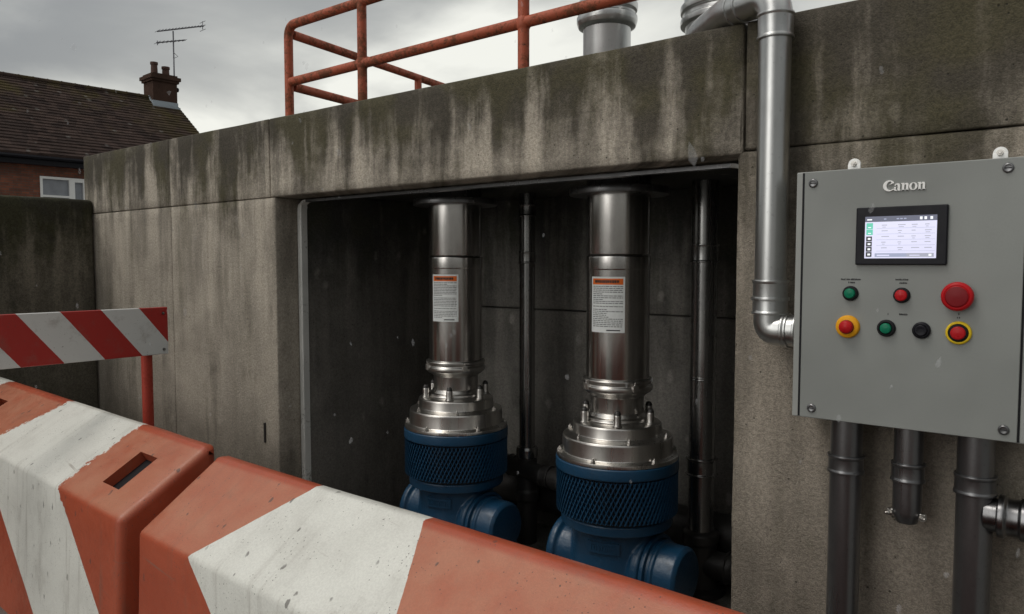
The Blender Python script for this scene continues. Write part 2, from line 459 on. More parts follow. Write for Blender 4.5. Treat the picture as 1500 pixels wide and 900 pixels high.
def tube(bm, pts, r, seg=20, mi=0, cap=True):
    pts = [Vector(p) for p in pts]; n = len(pts); rings = []
    tang = []
    for i in range(n):
        a = pts[max(0, i - 1)]; b = pts[min(n - 1, i + 1)]; tang.append((b - a).normalized())
    up = Vector((0, 0, 1)) if abs(tang[0].z) < .9 else Vector((1, 0, 0))
    nrm = tang[0].cross(up).normalized()
    for i in range(n):
        nrm = (nrm - tang[i] * nrm.dot(tang[i])).normalized(); bi = tang[i].cross(nrm)
        rr = r[i] if isinstance(r, (list, tuple)) else r
        rings.append([bm.verts.new(pts[i] + (nrm * math.cos(2 * PI * k / seg) + bi * math.sin(2 * PI * k / seg)) * rr) for k in range(seg)])
    for a, b in zip(rings, rings[1:]):
        for i in range(seg):
            j = (i + 1) % seg
            bm.faces.new((a[i], a[j], b[j], b[i])).material_index = mi
    if cap:
        bm.faces.new(list(reversed(rings[0]))).material_index = mi; bm.faces.new(rings[-1]).material_index = mi
def arc(pts, rad, n=8):
    """polyline with its inner corners rounded"""
    pts = [Vector(p) for p in pts]; out = [pts[0]]
    for p, c, q in zip(pts, pts[1:], pts[2:]):
        a = (p - c).normalized(); b = (q - c).normalized()
        d = min(rad, (p - c).length * .49, (q - c).length * .49)
        A = c + a * d; B = c + b * d
        for i in range(n + 1):
            t = i / n; out.append(A * (1 - t) ** 2 + c * 2 * t * (1 - t) + B * t * t)
    out.append(pts[-1]); return out
def hexbolt(bm, p, d, r, h, mi=0, dome=True):
    t = bmesh.new()
    lathe(t, [(r * 1.35, 0), (r * 1.35, h * .18), (r * 1.0, h * .18)], 16)
    lathe(t, [(r, h * .18), (r, h * .82), (r * .84, h)], 6)
    if dome: lathe(t, [(r * .5, h), (r * .5, h * 1.35), (r * .3, h * 1.5)], 10)
    merge(bm, t, axis_m(p, d), mi)

def rbox(bm, mn, mx, r=.012, step=.05, amp=.0015, eamp=.006, es=14, mi=0, side=None):
    """cast concrete block: rounded, worn arrises, slightly uneven faces"""
    def ticks(a, b):
        n = max(1, int((b - a - 2 * r) / step)); k = [a, a + r * .35, a + r]
        k += [a + r + (b - a - 2 * r) * i / n for i in range(1, n)]
        return k + [b - r, b - r * .35, b]
    tx, ty, tz = [ticks(mn[i], mx[i]) for i in range(3)]
    cache = {}
    lo = Vector(mn) + Vector((r,) * 3); hi = Vector(mx) - Vector((r,) * 3)
    def V(x, y, z):
        k = (round(x, 5), round(y, 5), round(z, 5))
        if k in cache: return cache[k]
        p = Vector((x, y, z)); q = Vector([min(max(p[i], lo[i]), hi[i]) for i in range(3)])
        d = p - q; L = d.length
        d = d.normalized() if L > 1e-6 else Vector((0, 0, 1))
        ne = sum(1 for i in range(3) if abs(p[i] - q[i]) > r * .3)
        wv = noise.noise(p * 3.1) * amp
        if ne >= 2:
            e = noise.noise(p * es) + .5 * noise.noise(p * es * 2.7)
            wv -= max(0, e * .9 + .25) * (eamp if side is None or x < mn[0] + .03 else .002)
        co = q + d * (r + wv)
        v = bm.verts.new(co); cache[k] = v; return v
    def face(A, B, f):
        for i in range(len(A) - 1):
            for j in range(len(B) - 1):
                q = [V(*f(A[i], B[j])), V(*f(A[i + 1], B[j])), V(*f(A[i + 1], B[j + 1])), V(*f(A[i], B[j + 1]))]
                bm.faces.new(q).material_index = mi
    face(tx, tz, lambda a, b: (a, mn[1], b)); face(tx, tz, lambda a, b: (a, mx[1], b))
    face(ty, tz, lambda a, b: (mn[0], a, b)); face(ty, tz, lambda a, b: (mx[0], a, b))
    face(tx, ty, lambda a, b: (a, b, mn[2])); face(tx, ty, lambda a, b: (a, b, mx[2]))
def fixn(bm): bmesh.ops.recalc_face_normals(bm, faces=bm.faces)

# ================================================================== SETTING
b = bmesh.new(); nn_ = 24
gv = [[b.verts.new((-600 + 1200 * i / nn_, -600 + 1200 * j / nn_, 0)) for j in range(nn_ + 1)] for i in range(nn_ + 1)]
for i in range(nn_):
    for j in range(nn_): b.faces.new((gv[i][j], gv[i + 1][j], gv[i + 1][j + 1], gv[i][j + 1]))
tag(obj('ground', b, 'ground'), kind='structure')

# ---- pump chamber
TH = .2
pc = thing('pump_chamber', 'stained concrete pump chamber with wide lintel over a dark open bay', 'concrete building', (-2.4, 0, 0))
PO = Vector((-2.4, 0, 0))
def chamber(name, boxes, m, **kw):
    bm = bmesh.new()
    for mn, mx, k in boxes: rbox(bm, mn, mx, **k)
    bmesh.ops.translate(bm, vec=-PO, verts=bm.verts); fixn(bm)
    o = obj(name, bm, m, pc, smooth=50); return o
fine = dict(r=.006, step=.05, amp=.002, eamp=.0025)
chamber('wall', [((-6.12, 0, 0), (-4.852, TH, 2.064), fine), ((-4.849, 0, 0), (-3.69, TH, 2.064), dict(r=.007, step=.05, amp=.002, eamp=.005)),
                 ((-6.14, -.003, 2.066), (-4.852, TH, 2.5), fine), ((-4.85, -.003, 2.066), (-3.733, TH, 2.5), fine)], 'conc')
chamber('wall', [((-1.02, 0, 0), (2.6, TH, 2.074), dict(r=.010, step=.022, amp=.003, eamp=.024, es=21, side=1)),
                 ((-.994, -.002, 2.077), (2.6, TH, 2.5), dict(r=.006, step=.05, amp=.002, eamp=.004))], 'conc_r')
chamber('lintel', [((-3.727, -.004, 2.066), (-1.002, TH, 2.5), dict(r=.008, step=.035, amp=.002, eamp=.006))], 'conc')
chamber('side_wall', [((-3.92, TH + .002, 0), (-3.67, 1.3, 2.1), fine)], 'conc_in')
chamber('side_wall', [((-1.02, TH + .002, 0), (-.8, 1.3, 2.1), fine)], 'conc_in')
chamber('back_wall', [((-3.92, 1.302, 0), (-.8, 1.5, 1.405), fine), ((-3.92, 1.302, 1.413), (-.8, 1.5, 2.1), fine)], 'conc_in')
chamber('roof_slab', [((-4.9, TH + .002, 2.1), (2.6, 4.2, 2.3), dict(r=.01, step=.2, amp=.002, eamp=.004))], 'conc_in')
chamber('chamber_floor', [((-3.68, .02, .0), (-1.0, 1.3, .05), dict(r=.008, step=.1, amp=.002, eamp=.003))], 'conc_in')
# pale steel frame, rounded corners, sitting inside the reveal
b = bmesh.new()
fp = arc([(-3.665, .165, .05), (-3.668, .165, 2.05), (-1.045, .165, 2.05), (-1.045, .165, .05)], .06, 6)
prof = [(-.018, -.02), (.018, -.02), (.018, .02), (-.018, .02)]
rings = []
for i, p in enumerate(fp):
    a = fp[max(0, i - 1)]; c = fp[min(len(fp) - 1, i + 1)]; tg = (c - a).normalized(); nr = tg.cross(Vector((0, 1, 0))).normalized()
    ws = .4 if abs(tg.x) > .7 else 1
    rings.append([b.verts.new(p + nr * u * ws + Vector((0, v, 0)) - PO) for u, v in prof])
for q, s in zip(rings, rings[1:]):
    for i in range(4):
        f_ = b.faces.new((q[i], q[(i + 1) % 4], s[(i + 1) % 4], s[i]))
        if abs(q[0].co.x - s[0].co.x) > .2: f_.material_index = 1
fixn(b); obj('door_frame', b, ['frame_w', 'pipe_dk'], pc)

# ---- boundary wall
b = bmesh.new()
rbox(b, (-6.3, -4.5, 0), (-5.98, -.006, 2.165), r=.025, step=.06, amp=.004, eamp=.01)
fixn(b); bmesh.ops.translate(b, vec=(6.14, 2.25, 0), verts=b.verts)
tag(obj('boundary_wall', b, 'conc_low', smooth=50, loc=(-6.14, -2.25, 0)), 'low mossy dark concrete wall below the brick house', 'wall')

# ================================================================== HOUSE
RE = Vector((-29.24, 12.83, 0)); hd = Vector((.0595, .9982, 0)); ha = math.atan2(hd.y, hd.x) - PI / 2
house = thing('brick_house', 'red brick house with mossy dark tiled roof behind the wall', 'house', RE, ha)
# local: y along ridge (gable end at y=0, runs to y=-15), x across (+x towards the camera)
HB, RZ, EZ = 4.35, 8.0, 4.92
b = bmesh.new()
W_ = HB - .35
wy0, wy1, wz0, wz1 = -5.95, -4.62, 3.25, 4.32     # window opening
def wallq(a, c): box(b, a, c)
wallq((W_ - .3, -15, 0), (W_, -.12, wz0)); wallq((W_ - .3, -15, wz0), (W_, wy0, wz1)); wallq((W_ - .3, wy1, wz0), (W_, -.12, wz1))
wallq((W_ - .3, -15, wz1), (W_, -.12, EZ - .1)); wallq((-W_, -15, 0), (-W_ + .3, -.12, EZ - .1))
for yy in (-15, -.42):
    v0 = [b.verts.new((x, yy, z)) for x, z in ((-W_ + .3, 0), (W_ - .3, 0), (W_ - .3, EZ), (0, RZ - .25), (-W_ + .3, EZ))]
    v1 = [b.verts.new((v.co.x, yy + .3, v.co.z)) for v in v0]
    b.faces.new(v0); b.faces.new(list(reversed(v1)))
    for i in range(5): b.faces.new((v0[i], v0[(i + 1) % 5], v1[(i + 1) % 5], v1[i]))
fixn(b); obj('wall', b, 'brick', house)
b = bmesh.new(); N = 26
rr = random.Random(3)
for sgn in (1, -1):
    for k in range(N):
        x0 = sgn * HB * (k + 1) / N; z0 = RZ + (EZ - RZ) * (k + 1) / N
        x1 = sgn * HB * k / N; z1 = RZ + (EZ - RZ) * k / N
        segs = 30
        for s in range(segs):
            ya = -15 + 15 * s / segs; yb = -15 + 15 * (s + 1) / segs
            j = rr.uniform(-.006, .012)
            p = [(x0, ya, z0 + .045 + j), (x0, yb, z0 + .045 + j), (x1, yb, z1 + .012), (x1, ya, z1 + .012)]
            vv = [b.verts.new(q) for q in p] + [b.verts.new((x0, ya, z0 - .03)), b.verts.new((x0, yb, z0 - .03))]
            b.faces.new(vv[:4]); b.faces.new((vv[4], vv[5], vv[1], vv[0]))
    # verge edge
    for yy in (0, -15):
        e = [b.verts.new(q) for q in ((0, yy, RZ + .02), (sgn * HB, yy, EZ + .03), (sgn * HB, yy, EZ - .1), (0, yy, RZ - .12))]; b.faces.new(e)
    e = [b.verts.new(q) for q in ((0, 0, RZ - .1), (sgn * HB, 0, EZ - .08), (sgn * HB, -15, EZ - .08), (0, -15, RZ - .1))]; b.faces.new(e)
for s in range(34):   # ridge tiles
    ya = -15 + 15 * s / 34
    lathe(b, [(.115, 0), (.115, .40), (.125, .40), (.125, .44)], 10, Matrix.Translation((0, ya, RZ + .0)) @ Matrix.Rotation(-PI / 2, 4, 'X'))
fixn(b); obj('roof', b, 'tile', house)
b = bmesh.new()
box(b, (HB - .28, -15, EZ - .30), (HB - .06, -.05, EZ - .085)); fixn(b)
tube(b, [(HB + .02, -15, EZ - .09), (HB + .02, -.02, EZ - .09)], .06, 8)
obj('gutter', b, 'plas', house)
# window
b = bmesh.new(); fx0, fx1 = W_ - .1, W_ + .03
mid = wy0 + .86
for a, c in (((wy0, wz0), (wy0 + .07, wz1)), ((wy1 - .07, wz0), (wy1, wz1)), ((wy0 + .07, wz1 - .07), (wy1 - .07, wz1)), ((wy0 + .07, wz0), (wy1 - .07, wz0 + .07)),
             ((mid - .06, wz0 + .07), (mid + .06, wz1 - .07)), ((wy0 + .07, 3.70), (mid - .06, 3.76)), ((mid + .06, wz1 - .12), (wy1 - .07, wz1 - .07)),
             ((wy1 - .13, wz0 + .07), (wy1 - .07, wz1 - .12)), ((mid + .06, wz0 + .07), (mid + .1, wz1 - .12))):
    box(b, (fx0, a[0], a[1]), (fx1, c[0], c[1]))
wf = obj('window', b, 'white', house)
b = bmesh.new(); box(b, (fx0 + .03, wy0 + .05, wz0 + .05), (fx0 + .05, wy1 - .05, wz1 - .05)); obj('pane', b, 'pane', wf)
# chimney
ch0, ch1 = -.98, -.06
b = bmesh.new()
box(b, (-.42, ch0, RZ - .9), (.42, ch1, 8.62)); box(b, (-.48, ch0 - .06, 8.62), (.48, ch1 + .06, 8.71)); box(b, (-.54, ch0 - .11, 8.71), (.54, ch1 + .11, 8.84))
box(b, (-.44, ch0 - .02, 8.84), (.44, ch1 + .02, 8.92))
M['sooty'] = paint('sooty_brick', (.07, .042, .032), .95, .6, (.03, .025, .02), .1, .4, 9)
ch = obj('chimney', b, 'sooty', house)
M['pot'] = flat('soot_clay', (.085, .045, .035), .9)
for yy, r, h in ((-.74, .125, .5), (-.30, .135, .40)):
    b = bmesh.new(); lathe(b, [(r * 1.1, 0), (r, .1), (r * .93, h - .1), (r * 1.12, h - .09), (r * 1.12, h), (r * .8, h), (r * .8, h - .2)], 16, Matrix.Translation((0, yy, 8.9)), cap=False)
    obj('chimney_pot', b, 'pot', ch, smooth=40)
b = bmesh.new(); box(b, (-.44, ch0 - .02, RZ - .5), (.44, ch1 + .02, RZ - .12)); box(b, (.3, ch0 - .06, RZ - .42), (.54, ch1 + .06, RZ - .30))
for i in range(4): box(b, (.0 + i * .1, ch0 - .03, RZ - .1 - i * .08), (.1 + i * .1, ch1 + .03, RZ + .10 - i * .08))
obj('flashing', b, 'flash', ch)

# TV antenna, strapped to the stack
an = thing('tv_antenna', 'thin grey television aerial on a mast above the chimney', 'antenna', RE + hd * .03 + Vector((0, 0, 8.3)), ha)
M['alu'] = metal('weathered_aluminium', (.2, .2, .22), .5, .4)
b = bmesh.new(); tube(b, [(0, 0, 0), (0, 0, 2.45)], .028, 8)
box(b, (-.16, -.03, .28), (.02, .03, .33)); box(b, (-.16, -.03, .08), (.02, .03, .13)); obj('mast', b, 'alu', an)
b = bmesh.new(); lathe(b, [(.03, 0), (.06, .05), (.06, .13), (.03, .17)], 10, Matrix.Translation((.03, .1, .1))); tube(b, [(.03, .1, .15), (0, .02, .5)], .012, 6); obj('clamp', b, 'plas', an, smooth=40)
b = bmesh.new(); tube(b, [(0, -.62, 2.30), (0, 1.25, 2.93)], .028, 6)
for i in range(15):
    f = i / 14; y = -.6 + 1.83 * f; z = 2.305 + .615 * f; L = .24 - .09 * f
    tube(b, [(-L, y, z + .02), (L, y, z + .02)], .009, 5)
for dz_ in (-.16, 0, .16): tube(b, [(-.24, 1.2, 2.91 + dz_), (.24, 1.2, 2.91 + dz_)], .01, 5)
tube(b, [(0, 1.2, 2.78), (0, 1.2, 3.1)], .016, 6); obj('boom', b, 'alu', an)
b = bmesh.new(); tube(b, [(0, -.66, 1.86), (0, .48, 2.21)], .026, 6)
for i in range(8):
    f = i / 7; tube(b, [(-.3 + .1 * f, -.62 + 1.07 * f, 1.88 + .31 * f), (.3 - .1 * f, -.62 + 1.07 * f, 1.88 + .31 * f)], .009, 5)
tube(b, [(0, -.62, 1.78), (0, -.62, 1.95)], .02, 6); tube(b, [(-.02, 0, 1.4), (.02, .16, 1.5), (0, 0, 1.62)], .012, 6)
obj('boom', b, 'alu', an)

# ================================================================== RAILING
RY = .2
rl = thing('safety_railing', 'rusty red tubular safety railing standing on the concrete roof', 'railing', (-3.83, RY, 2.3))
RO = Vector((-3.83, RY, 2.3))
pr_ = .026
TZ, MZ = 3.075, 2.75
def rail(name, pts, r=pr_, seg=14):
    b = bmesh.new(); tube(b, [Vector(p) - RO for p in pts], r, seg); return obj(name, b, 'rust', rl, smooth=60)
def weld(p, r=.034):
    b = bmesh.new(); lathe(b, [(r * .75, -.03), (r, -.015), (r, .015), (r * .75, .03)], 14, Matrix.Translation(Vector(p) - RO)); return b
rd = Vector((-.142, .99, 0))
c0 = Vector((-3.82, RY, TZ))
rail('rail', arc([(-3.82, RY, 2.32), (-3.82, RY, TZ), (2.4, RY, TZ)], .07, 7))
rail('rail', [(-3.80, RY, MZ), (2.4, RY, MZ + .03)], pr_ * .98)
for x in (-3.172, -2.09, -.6, .9):
    rail('post', [(x, RY, 2.3), (x, RY, TZ)], pr_)
    o = obj('weld', weld((x, RY, MZ + .005), .032), 'rust', rl, smooth=60)
rail('rail', [c0 + Vector((0, .03, -.045)), c0 + rd * 2.6 + Vector((0, 0, -.045))], pr_)
rail('rail', [Vector((-3.82, RY + .03, MZ - .02)), Vector((-3.82, RY, MZ - .02)) + rd * 2.6], pr_)
RET = 1.23
for s in (RET,):
    p = c0 + rd * s
    rail('post', [(p.x, p.y, 2.3), (p.x, p.y, TZ - .05)], pr_)

# ================================================================== ROOF VENTS
v1_ = thing('roof_vent', 'round zinc vent stack with a rim behind the railing', 'vent', (-2.03, .8, 2.3))
b = bmesh.new(); lathe(b, bev([(.118, 0), (.118, .56), (.125, .56)], .002), 36); obj('duct', b, 'galv_pale', v1_, smooth=40)
b = bmesh.new(); lathe(b, bev([(.119, .555), (.142, .565), (.15, .59), (.150, .615), (.138, .62), (.138, .635), (.15, .64), (.153, .672), (.14, .69), (.125, .70), (.125, 1.0), (.0, 1.0)], .004), 36)
obj('collar', b, 'galv', v1_, smooth=40)
v2_ = thing('roof_vent', 'wide zinc vent cylinder hidden behind the pipe bend', 'vent', (-1.41, .85, 2.3))
b = bmesh.new(); lathe(b, bev([(.20, 0), (.20, .52), (.205, .52)], .002), 40); obj('duct', b, 'galv_pale', v2_, smooth=40)
b = bmesh.new(); lathe(b, bev([(.2, .47), (.222, .475), (.222, .50), (.21, .505), (.21, .525), (.222, .53), (.222, .56), (.205, .57), (.205, 1.0), (0, 1.0)], .004), 40)
obj('collar', b, 'galv', v2_, smooth=40)

# ================================================================== DOWNPIPE
DX, DY, DR = -.868, -.085, .0495
dp = thing('downpipe', 'galvanised downpipe curving over the wall top and into the cabinet', 'pipe', (DX, DY, 1.3))
DO = Vector((DX, DY, 1.3))
def islands(bm):
    seen = set(); out = []
    for v in bm.verts:
        if v in seen: continue
        st = [v]; seen.add(v); g = []
        while st:
            k = st.pop(); g.append(k)
            for e in k.link_edges:
                o_ = e.other_vert(k)
                if o_ not in seen: seen.add(o_); st.append(o_)
        out.append(g)
    res = []
    for g in out:
        gs = set(g); nb = bmesh.new(); mp_ = {v: nb.verts.new(v.co) for v in g}
        for f in bm.faces:
            if f.verts[0] in gs: nb.faces.new([mp_[v] for v in f.verts]).material_index = f.material_index
        res.append(nb)
    bm.free(); return res
def sub(name, bm, m, par=dp, off=DO, sm=40):
    if name in ('coupling', 'seam', 'flange', 'support'):
        for nb in islands(bm):
            bmesh.ops.translate(nb, vec=-off, verts=nb.verts); obj(name, nb, m, par, smooth=sm)
        return
    bmesh.ops.translate(bm, vec=-off, verts=bm.verts); return obj(name, bm, m, par, smooth=sm)
b = bmesh.new(); tube(b, [(DX, DY, 1.60), (DX, DY, 2.42)], DR, 36, cap=False); sub('pipe', b, 'galv')
def ring(b, p, d, r, h, lip=.004):
    lathe(b, bev([(r - .004, -h / 2), (r + lip, -h / 2), (r + lip, -h / 2 + .007), (r + lip * .3, -h / 2 + .011), (r + lip * .3, h / 2 - .011), (r + lip, h / 2 - .007), (r + lip, h / 2), (r - .004, h / 2)], .002), 36, axis_m(p, d), cap=False)
b = bmesh.new(); ring(b, (DX, DY, 2.44), (0, 0, 1), DR + .003, .08, .005)
ring(b, (DX, DY, 1.59), (0, 0, 1), DR + .003, .11, .005)
lathe(b, bev([(DR, -.006), (DR + .010, -.006), (DR + .010, .006), (DR, .006)], .002), 36, Matrix.Translation((DX, DY, 1.585)), cap=False)
sub('coupling', b, 'galv')
b = bmesh.new(); path = arc([(DX, DY, 1.545), (DX, DY, 1.485), (DX + .14, DY, 1.485)], .075, 8); tube(b, path, DR + .001, 36, cap=False)
ring(b, (DX + .055, DY, 1.485), (1, 0, 0), DR + .003, .02, .003); ring(b, (DX + .1, DY, 1.485), (1, 0, 0), DR + .003, .03, .004)
sub('elbow', b, 'galv')
b = bmesh.new()
top = [Vector((DX - .876 * .078 * (1 - math.cos(R(a))), DY + .482 * .078 * (1 - math.cos(R(a))), 2.468 + .078 * math.sin(R(a)))) for a in range(0, 91, 9)]
top += arc([(DX - .09, DY + .05, 2.547), (DX - .2, DY + .11, 2.556), (DX - .43, DY + .33, 2.555), (DX - .52, DY + .44, 2.3)], .12, 8)
tube(b, top, DR + .003, 36, cap=False); sub('bend', b, 'galv')
b = bmesh.new()
for p, d in (((DX - .13, DY + .072, 2.550), (-.88, .48, .07)), ((DX - .17, DY + .095, 2.553), (-.88, .48, .07))):
    ring(b, p, d, DR + .004, .012, .003)
sub('seam', b, 'galv')
# wall clips
b = bmesh.new(); box(b, (DX - .02, DY + DR - .01, 1.94), (DX + .02, .0, 1.97)); sub('clip', b, 'galv', sm=None)

# ================================================================== CONDUIT PIPES UNDER THE CABINET
def conduit(x, ztop, zbot, zc, label, r=.0455, y=-.1, capped=False, tee=None, x2=0):
    t = thing('conduit_pipe', label, 'pipe', (x, y, zbot), 0, 'grey conduits below the control cabinet')
    b = bmesh.new(); H = ztop - zbot
    if capped:
        lathe(b, bev([(.0, 0), (r * .72, .0), (r * .98, .03), (r, .06), (r, H)], .006), 32, cap=False)
    else:
        lathe(b, [(r, 0), (r, H)], 32)
    o = obj('pipe', b, 'pipe_dk', t, smooth=40)
    b = bmesh.new(); ring(b, (0, 0, zc - zbot), (0, 0, 1), r + .003, .055, .0045); obj('coupling', b, 'pipe_dk', t, smooth=40)
    if capped:
        for s in (-1, 1):
            b = bmesh.new()
            hexbolt(b, (s * (r + .004), -.012, .025), (s * .5, -.8, .0), .008, .012)
            bbox(b, (s * r - .012, -.012, .015), (s * r + .012, .006, .036), .003)
            obj('bolt', b, 'zincbolt', t)
    if tee:
        b = bmesh.new(); z = tee - zbot
        lathe(b, bev([(.046, r - .02), (.046, .055), (.058, .058), (.058, .072), (.05, .078), (.05, .105), (.058, .11), (.058, .14), (.048, .145), (.048, .6)], .002), 32, axis_m((0, 0, z), (1, 0, 0)), cap=False)
        obj('branch', b, 'pipe_sh', t, smooth=40)
    return t
conduit(-.622, 1.26, .0, 1.095, 'dark grey conduit under the left corner of the cabinet')
conduit(-.452, 1.26, .948, 1.098, 'short conduit stub with closed end and two bolts', r=.0385, capped=True)
conduit(-.285, 1.26, .0, 1.093, 'dark grey conduit with shiny side branch to the right', tee=1.015)

# ================================================================== CONTROL CABINET
CY = -.2
cb = thing('control_cabinet', 'grey wall mounted control cabinet with screen and coloured buttons', 'control panel', (-.46, CY, 1.245))
CO = Vector((-.46, CY, 1.245))
def cpart(name, bm, m, par=cb, sm=None):
    bmesh.ops.translate(bm, vec=-CO, verts=bm.verts); fixn(bm); return obj(name, bm, m, par, smooth=sm)
x0, x1, z0, z1 = -.726, -.183, 1.243, 1.963
b = bmesh.new(); bbox(b, (x0 - .024, CY - .012, z0 - .002), (x1 + .018, -.012, z1 + .002), .003); cpart('enclosure', b, 'cab_edge')
b = bmesh.new(); box(b, (x0 - .0065, CY - .0135, z0 + .001), (x1 + .004, CY - .0105, z1 - .001)); cpart('door_seal', b, 'rub')
b = bmesh.new(); bbox(b, (x0 + .001, CY - .019, z0), (x1 - .001, CY - .0138, z1), .002, 3); door = cpart('door', b, 'cab')
FY = CY - .019
def disc(prof, x, z, y=None, seg=36): 
    b = bmesh.new(); lathe(b, bev(prof, .0015), seg, axis_m((x, FY if y is None else y, z), (0, -1, 0))); return b
# screws
for sx, sz in ((-.70, 1.930), (-.224, 1.938), (-.691, 1.272), (-.213, 1.273)):
    b = disc([(.013, -.001), (.013, .003), (.0095, .0055), (.0085, .0055), (.0085, .002), (.0, .002)], sx, sz)
    s_ = cpart('screw', b, 'pipe_dk', sm=40)
    b = bmesh.new(); box(b, (sx - .0075, FY - .0045, sz - .0012), (sx + .0075, FY - .0015, sz + .0012)); cpart('slot', b, 'ink', s_)
# hanging lugs
for lx in (-.609, -.250):
    b = bmesh.new()
    t_ = bmesh.new(); lathe(t_, bev([(.017, -.004), (.017, .004), (.0, .004)], .001), 20); merge(b, t_, axis_m((lx, CY + .06, 1.985), (0, -1, 0)))
    bbox(b, (lx - .017, CY + .054, 1.955), (lx + .017, CY + .062, 1.985), .001)
    o = cpart('hanging_lug', b, 'white', sm=40)
    b = bmesh.new(); hexbolt(b, (lx, CY + .056, 1.985), (0, -1, 0), .0075, .009); cpart('bolt', b, 'zincbolt', o)
# maker's lettering on the door: drawn as heavy flared strokes
def outline(b, pts, ox, oz, sc, y0, dep=.004):
    f = [b.verts.new((ox + x * sc, y0, oz + z * sc)) for x, z in pts]
    k = [b.verts.new((ox + x * sc, y0 - dep, oz + z * sc)) for x, z in pts]
    b.faces.new(k); n = len(pts)
    for i in range(n): b.faces.new((f[i], f[(i + 1) % n], k[(i + 1) % n], k[i]))
def ell(cx, cz, rx, rz, a0, a1, n=14):
    return [(cx + rx * math.cos(R(a0 + (a1 - a0) * i / n)), cz + rz * math.sin(R(a0 + (a1 - a0) * i / n))) for i in range(n + 1)]
def strip(b, A, B, ox, oz, sc, y0):
    """fill between two polylines of equal length"""
    for i in range(len(A) - 1): outline(b, [A[i], A[i + 1], B[i + 1], B[i]], ox, oz, sc, y0)
lg = bmesh.new(); SC = .0250; LX, LZ = -.5125, 1.8955
def L_(A, B, off): strip(lg, [(x + off, z) for x, z in A], [(x + off, z) for x, z in B], LX, LZ, SC, FY)
# C : crescent with a hooked upper terminal
L_(ell(.62, .58, .62, .60, 75, 285, 18), ell(.74, .58, .40, .47, 88, 285, 18), 0)
L_([(.78, 1.16), (1.02, 1.04), (1.10, .86)], [(.74, 1.04), (.86, .90), (.62, .66)], 0)
L_([(.78, .0), (1.02, .10), (1.16, .26)], [(.84, .12), (1.0, .2), (1.14, .32)], 0)
# a
L_([(.08, .62), (.22, .76), (.42, .80), (.60, .74), (.64, .55), (.64, .12), (.74, .02)], [(.16, .52), (.26, .66), (.36, .68), (.40, .60), (.40, .5), (.40, .1), (.5, .0)], 1.06)
L_(ell(.28, .22, .28, .23, 60, 290, 12), ell(.34, .23, .12, .14, 60, 290, 12), 1.06)
L_([(.40, .44), (.22, .40)], [(.40, .36), (.26, .34)], 1.06)
# n (twice)
def en(off):
    L_([(.0, .80), (.30, .80), (.30, .0)], [(.0, .72), (.08, .68), (.08, .0)], off)
    L_([(.30, .68), (.46, .80), (.64, .78), (.70, .62), (.70, .0)], [(.30, .56), (.40, .66), (.46, .62), (.48, .54), (.48, .0)], off)
    L_([(.02, .06), (.36, .06)], [(.02, .0), (.36, .0)], off); L_([(.42, .06), (.76, .06)], [(.42, .0), (.76, .0)], off)
en(1.82)
L_(ell(.40, .40, .40, .41, 90, 270, 14), ell(.37, .40, .15, .33, 62, 298, 14), 2.60)
L_(ell(.40, .40, .40, .41, 90, -90, 14), ell(.43, .40, .15, .33, 118, -118, 14), 2.60)
en(3.42)
bmesh.ops.remove_doubles(lg, verts=lg.verts, dist=.00001)
lt = cpart('lettering', lg, 'white')
# display
b = bmesh.new(); bbox(b, (-.578, FY - .011, 1.694), (-.352, FY + .001, 1.853), .003, 3); dsp = cpart('display', b, 'plas')
b = bmesh.new(); SY = FY - .0125
sx0, sx1, sz0, sz1 = -.5535, -.3765, 1.712, 1.827
def q(bm, xa, za, xb, zb, mi, dy=0):
    y = SY - dy
    v = [bm.verts.new((xa, y, za)), bm.verts.new((xb, y, za)), bm.verts.new((xb, y, zb)), bm.verts.new((xa, y, zb))]
    f = bm.faces.new(v); f.material_index = mi
SW, SH = sx1 - sx0, sz1 - sz0
def U(a, c, e, g, mi, dy=.0004): q(b, sx0 + a * SW, sz0 + c * SH, sx0 + e * SW, sz0 + g * SH, mi, dy)
U(0, 0, 1, 1, 0, 0)
U(0, .87, 1, 1, 1); U(.03, .91, .10, .94, 5, .0008)
for xx in (.27, .45, .50, .55): U(xx, .92, xx + .035, .945, 6, .0008)
for xx in (.77, .83, .91): U(xx, .90, xx + .035, .965, 5, .0008)
U(.02, .70, .115, .845, 2); U(.02, .56, .115, .69, 2)
for k in range(2): U(.045, .73 - k * .14, .09, .75 - k * .14, 5, .0008)
for k in range(4):
    U(.02, .41 - k * .125, .105, .525 - k * .125, 3); U(.045, .445 - k * .125, .085, .49 - k * .125, 5, .0008)
rs = random.Random(11)
for row in range(5):
    zc = .78 - row * .135
    for cx in (.24, .47, .66, .84):
        L = rs.uniform(.05, .11)
        U(cx, zc, cx + L, zc + .018, 4); 
        if rs.random() < .6: U(cx + .01, zc - .045, cx + L * .8, zc - .03, 4)
    U(.17, zc - .07, .98, zc - .064, 6)
U(.15, .03, .60, .12, 6); U(.18, .055, .36, .085, 0, .0008); U(.60, .03, .97, .12, 4); U(.64, .06, .78, .08, 0, .0008); U(.90, .05, .94, .1, 5, .0008)
for f in b.faces: f.normal_update()
bmesh.ops.translate(b, vec=-CO, verts=b.verts)
obj('screen', b, ['scr_bg', 'scr_bar', 'scr_gr', 'scr_bk', 'scr_ln', 'scr_wh', 'scr_bl'], dsp)
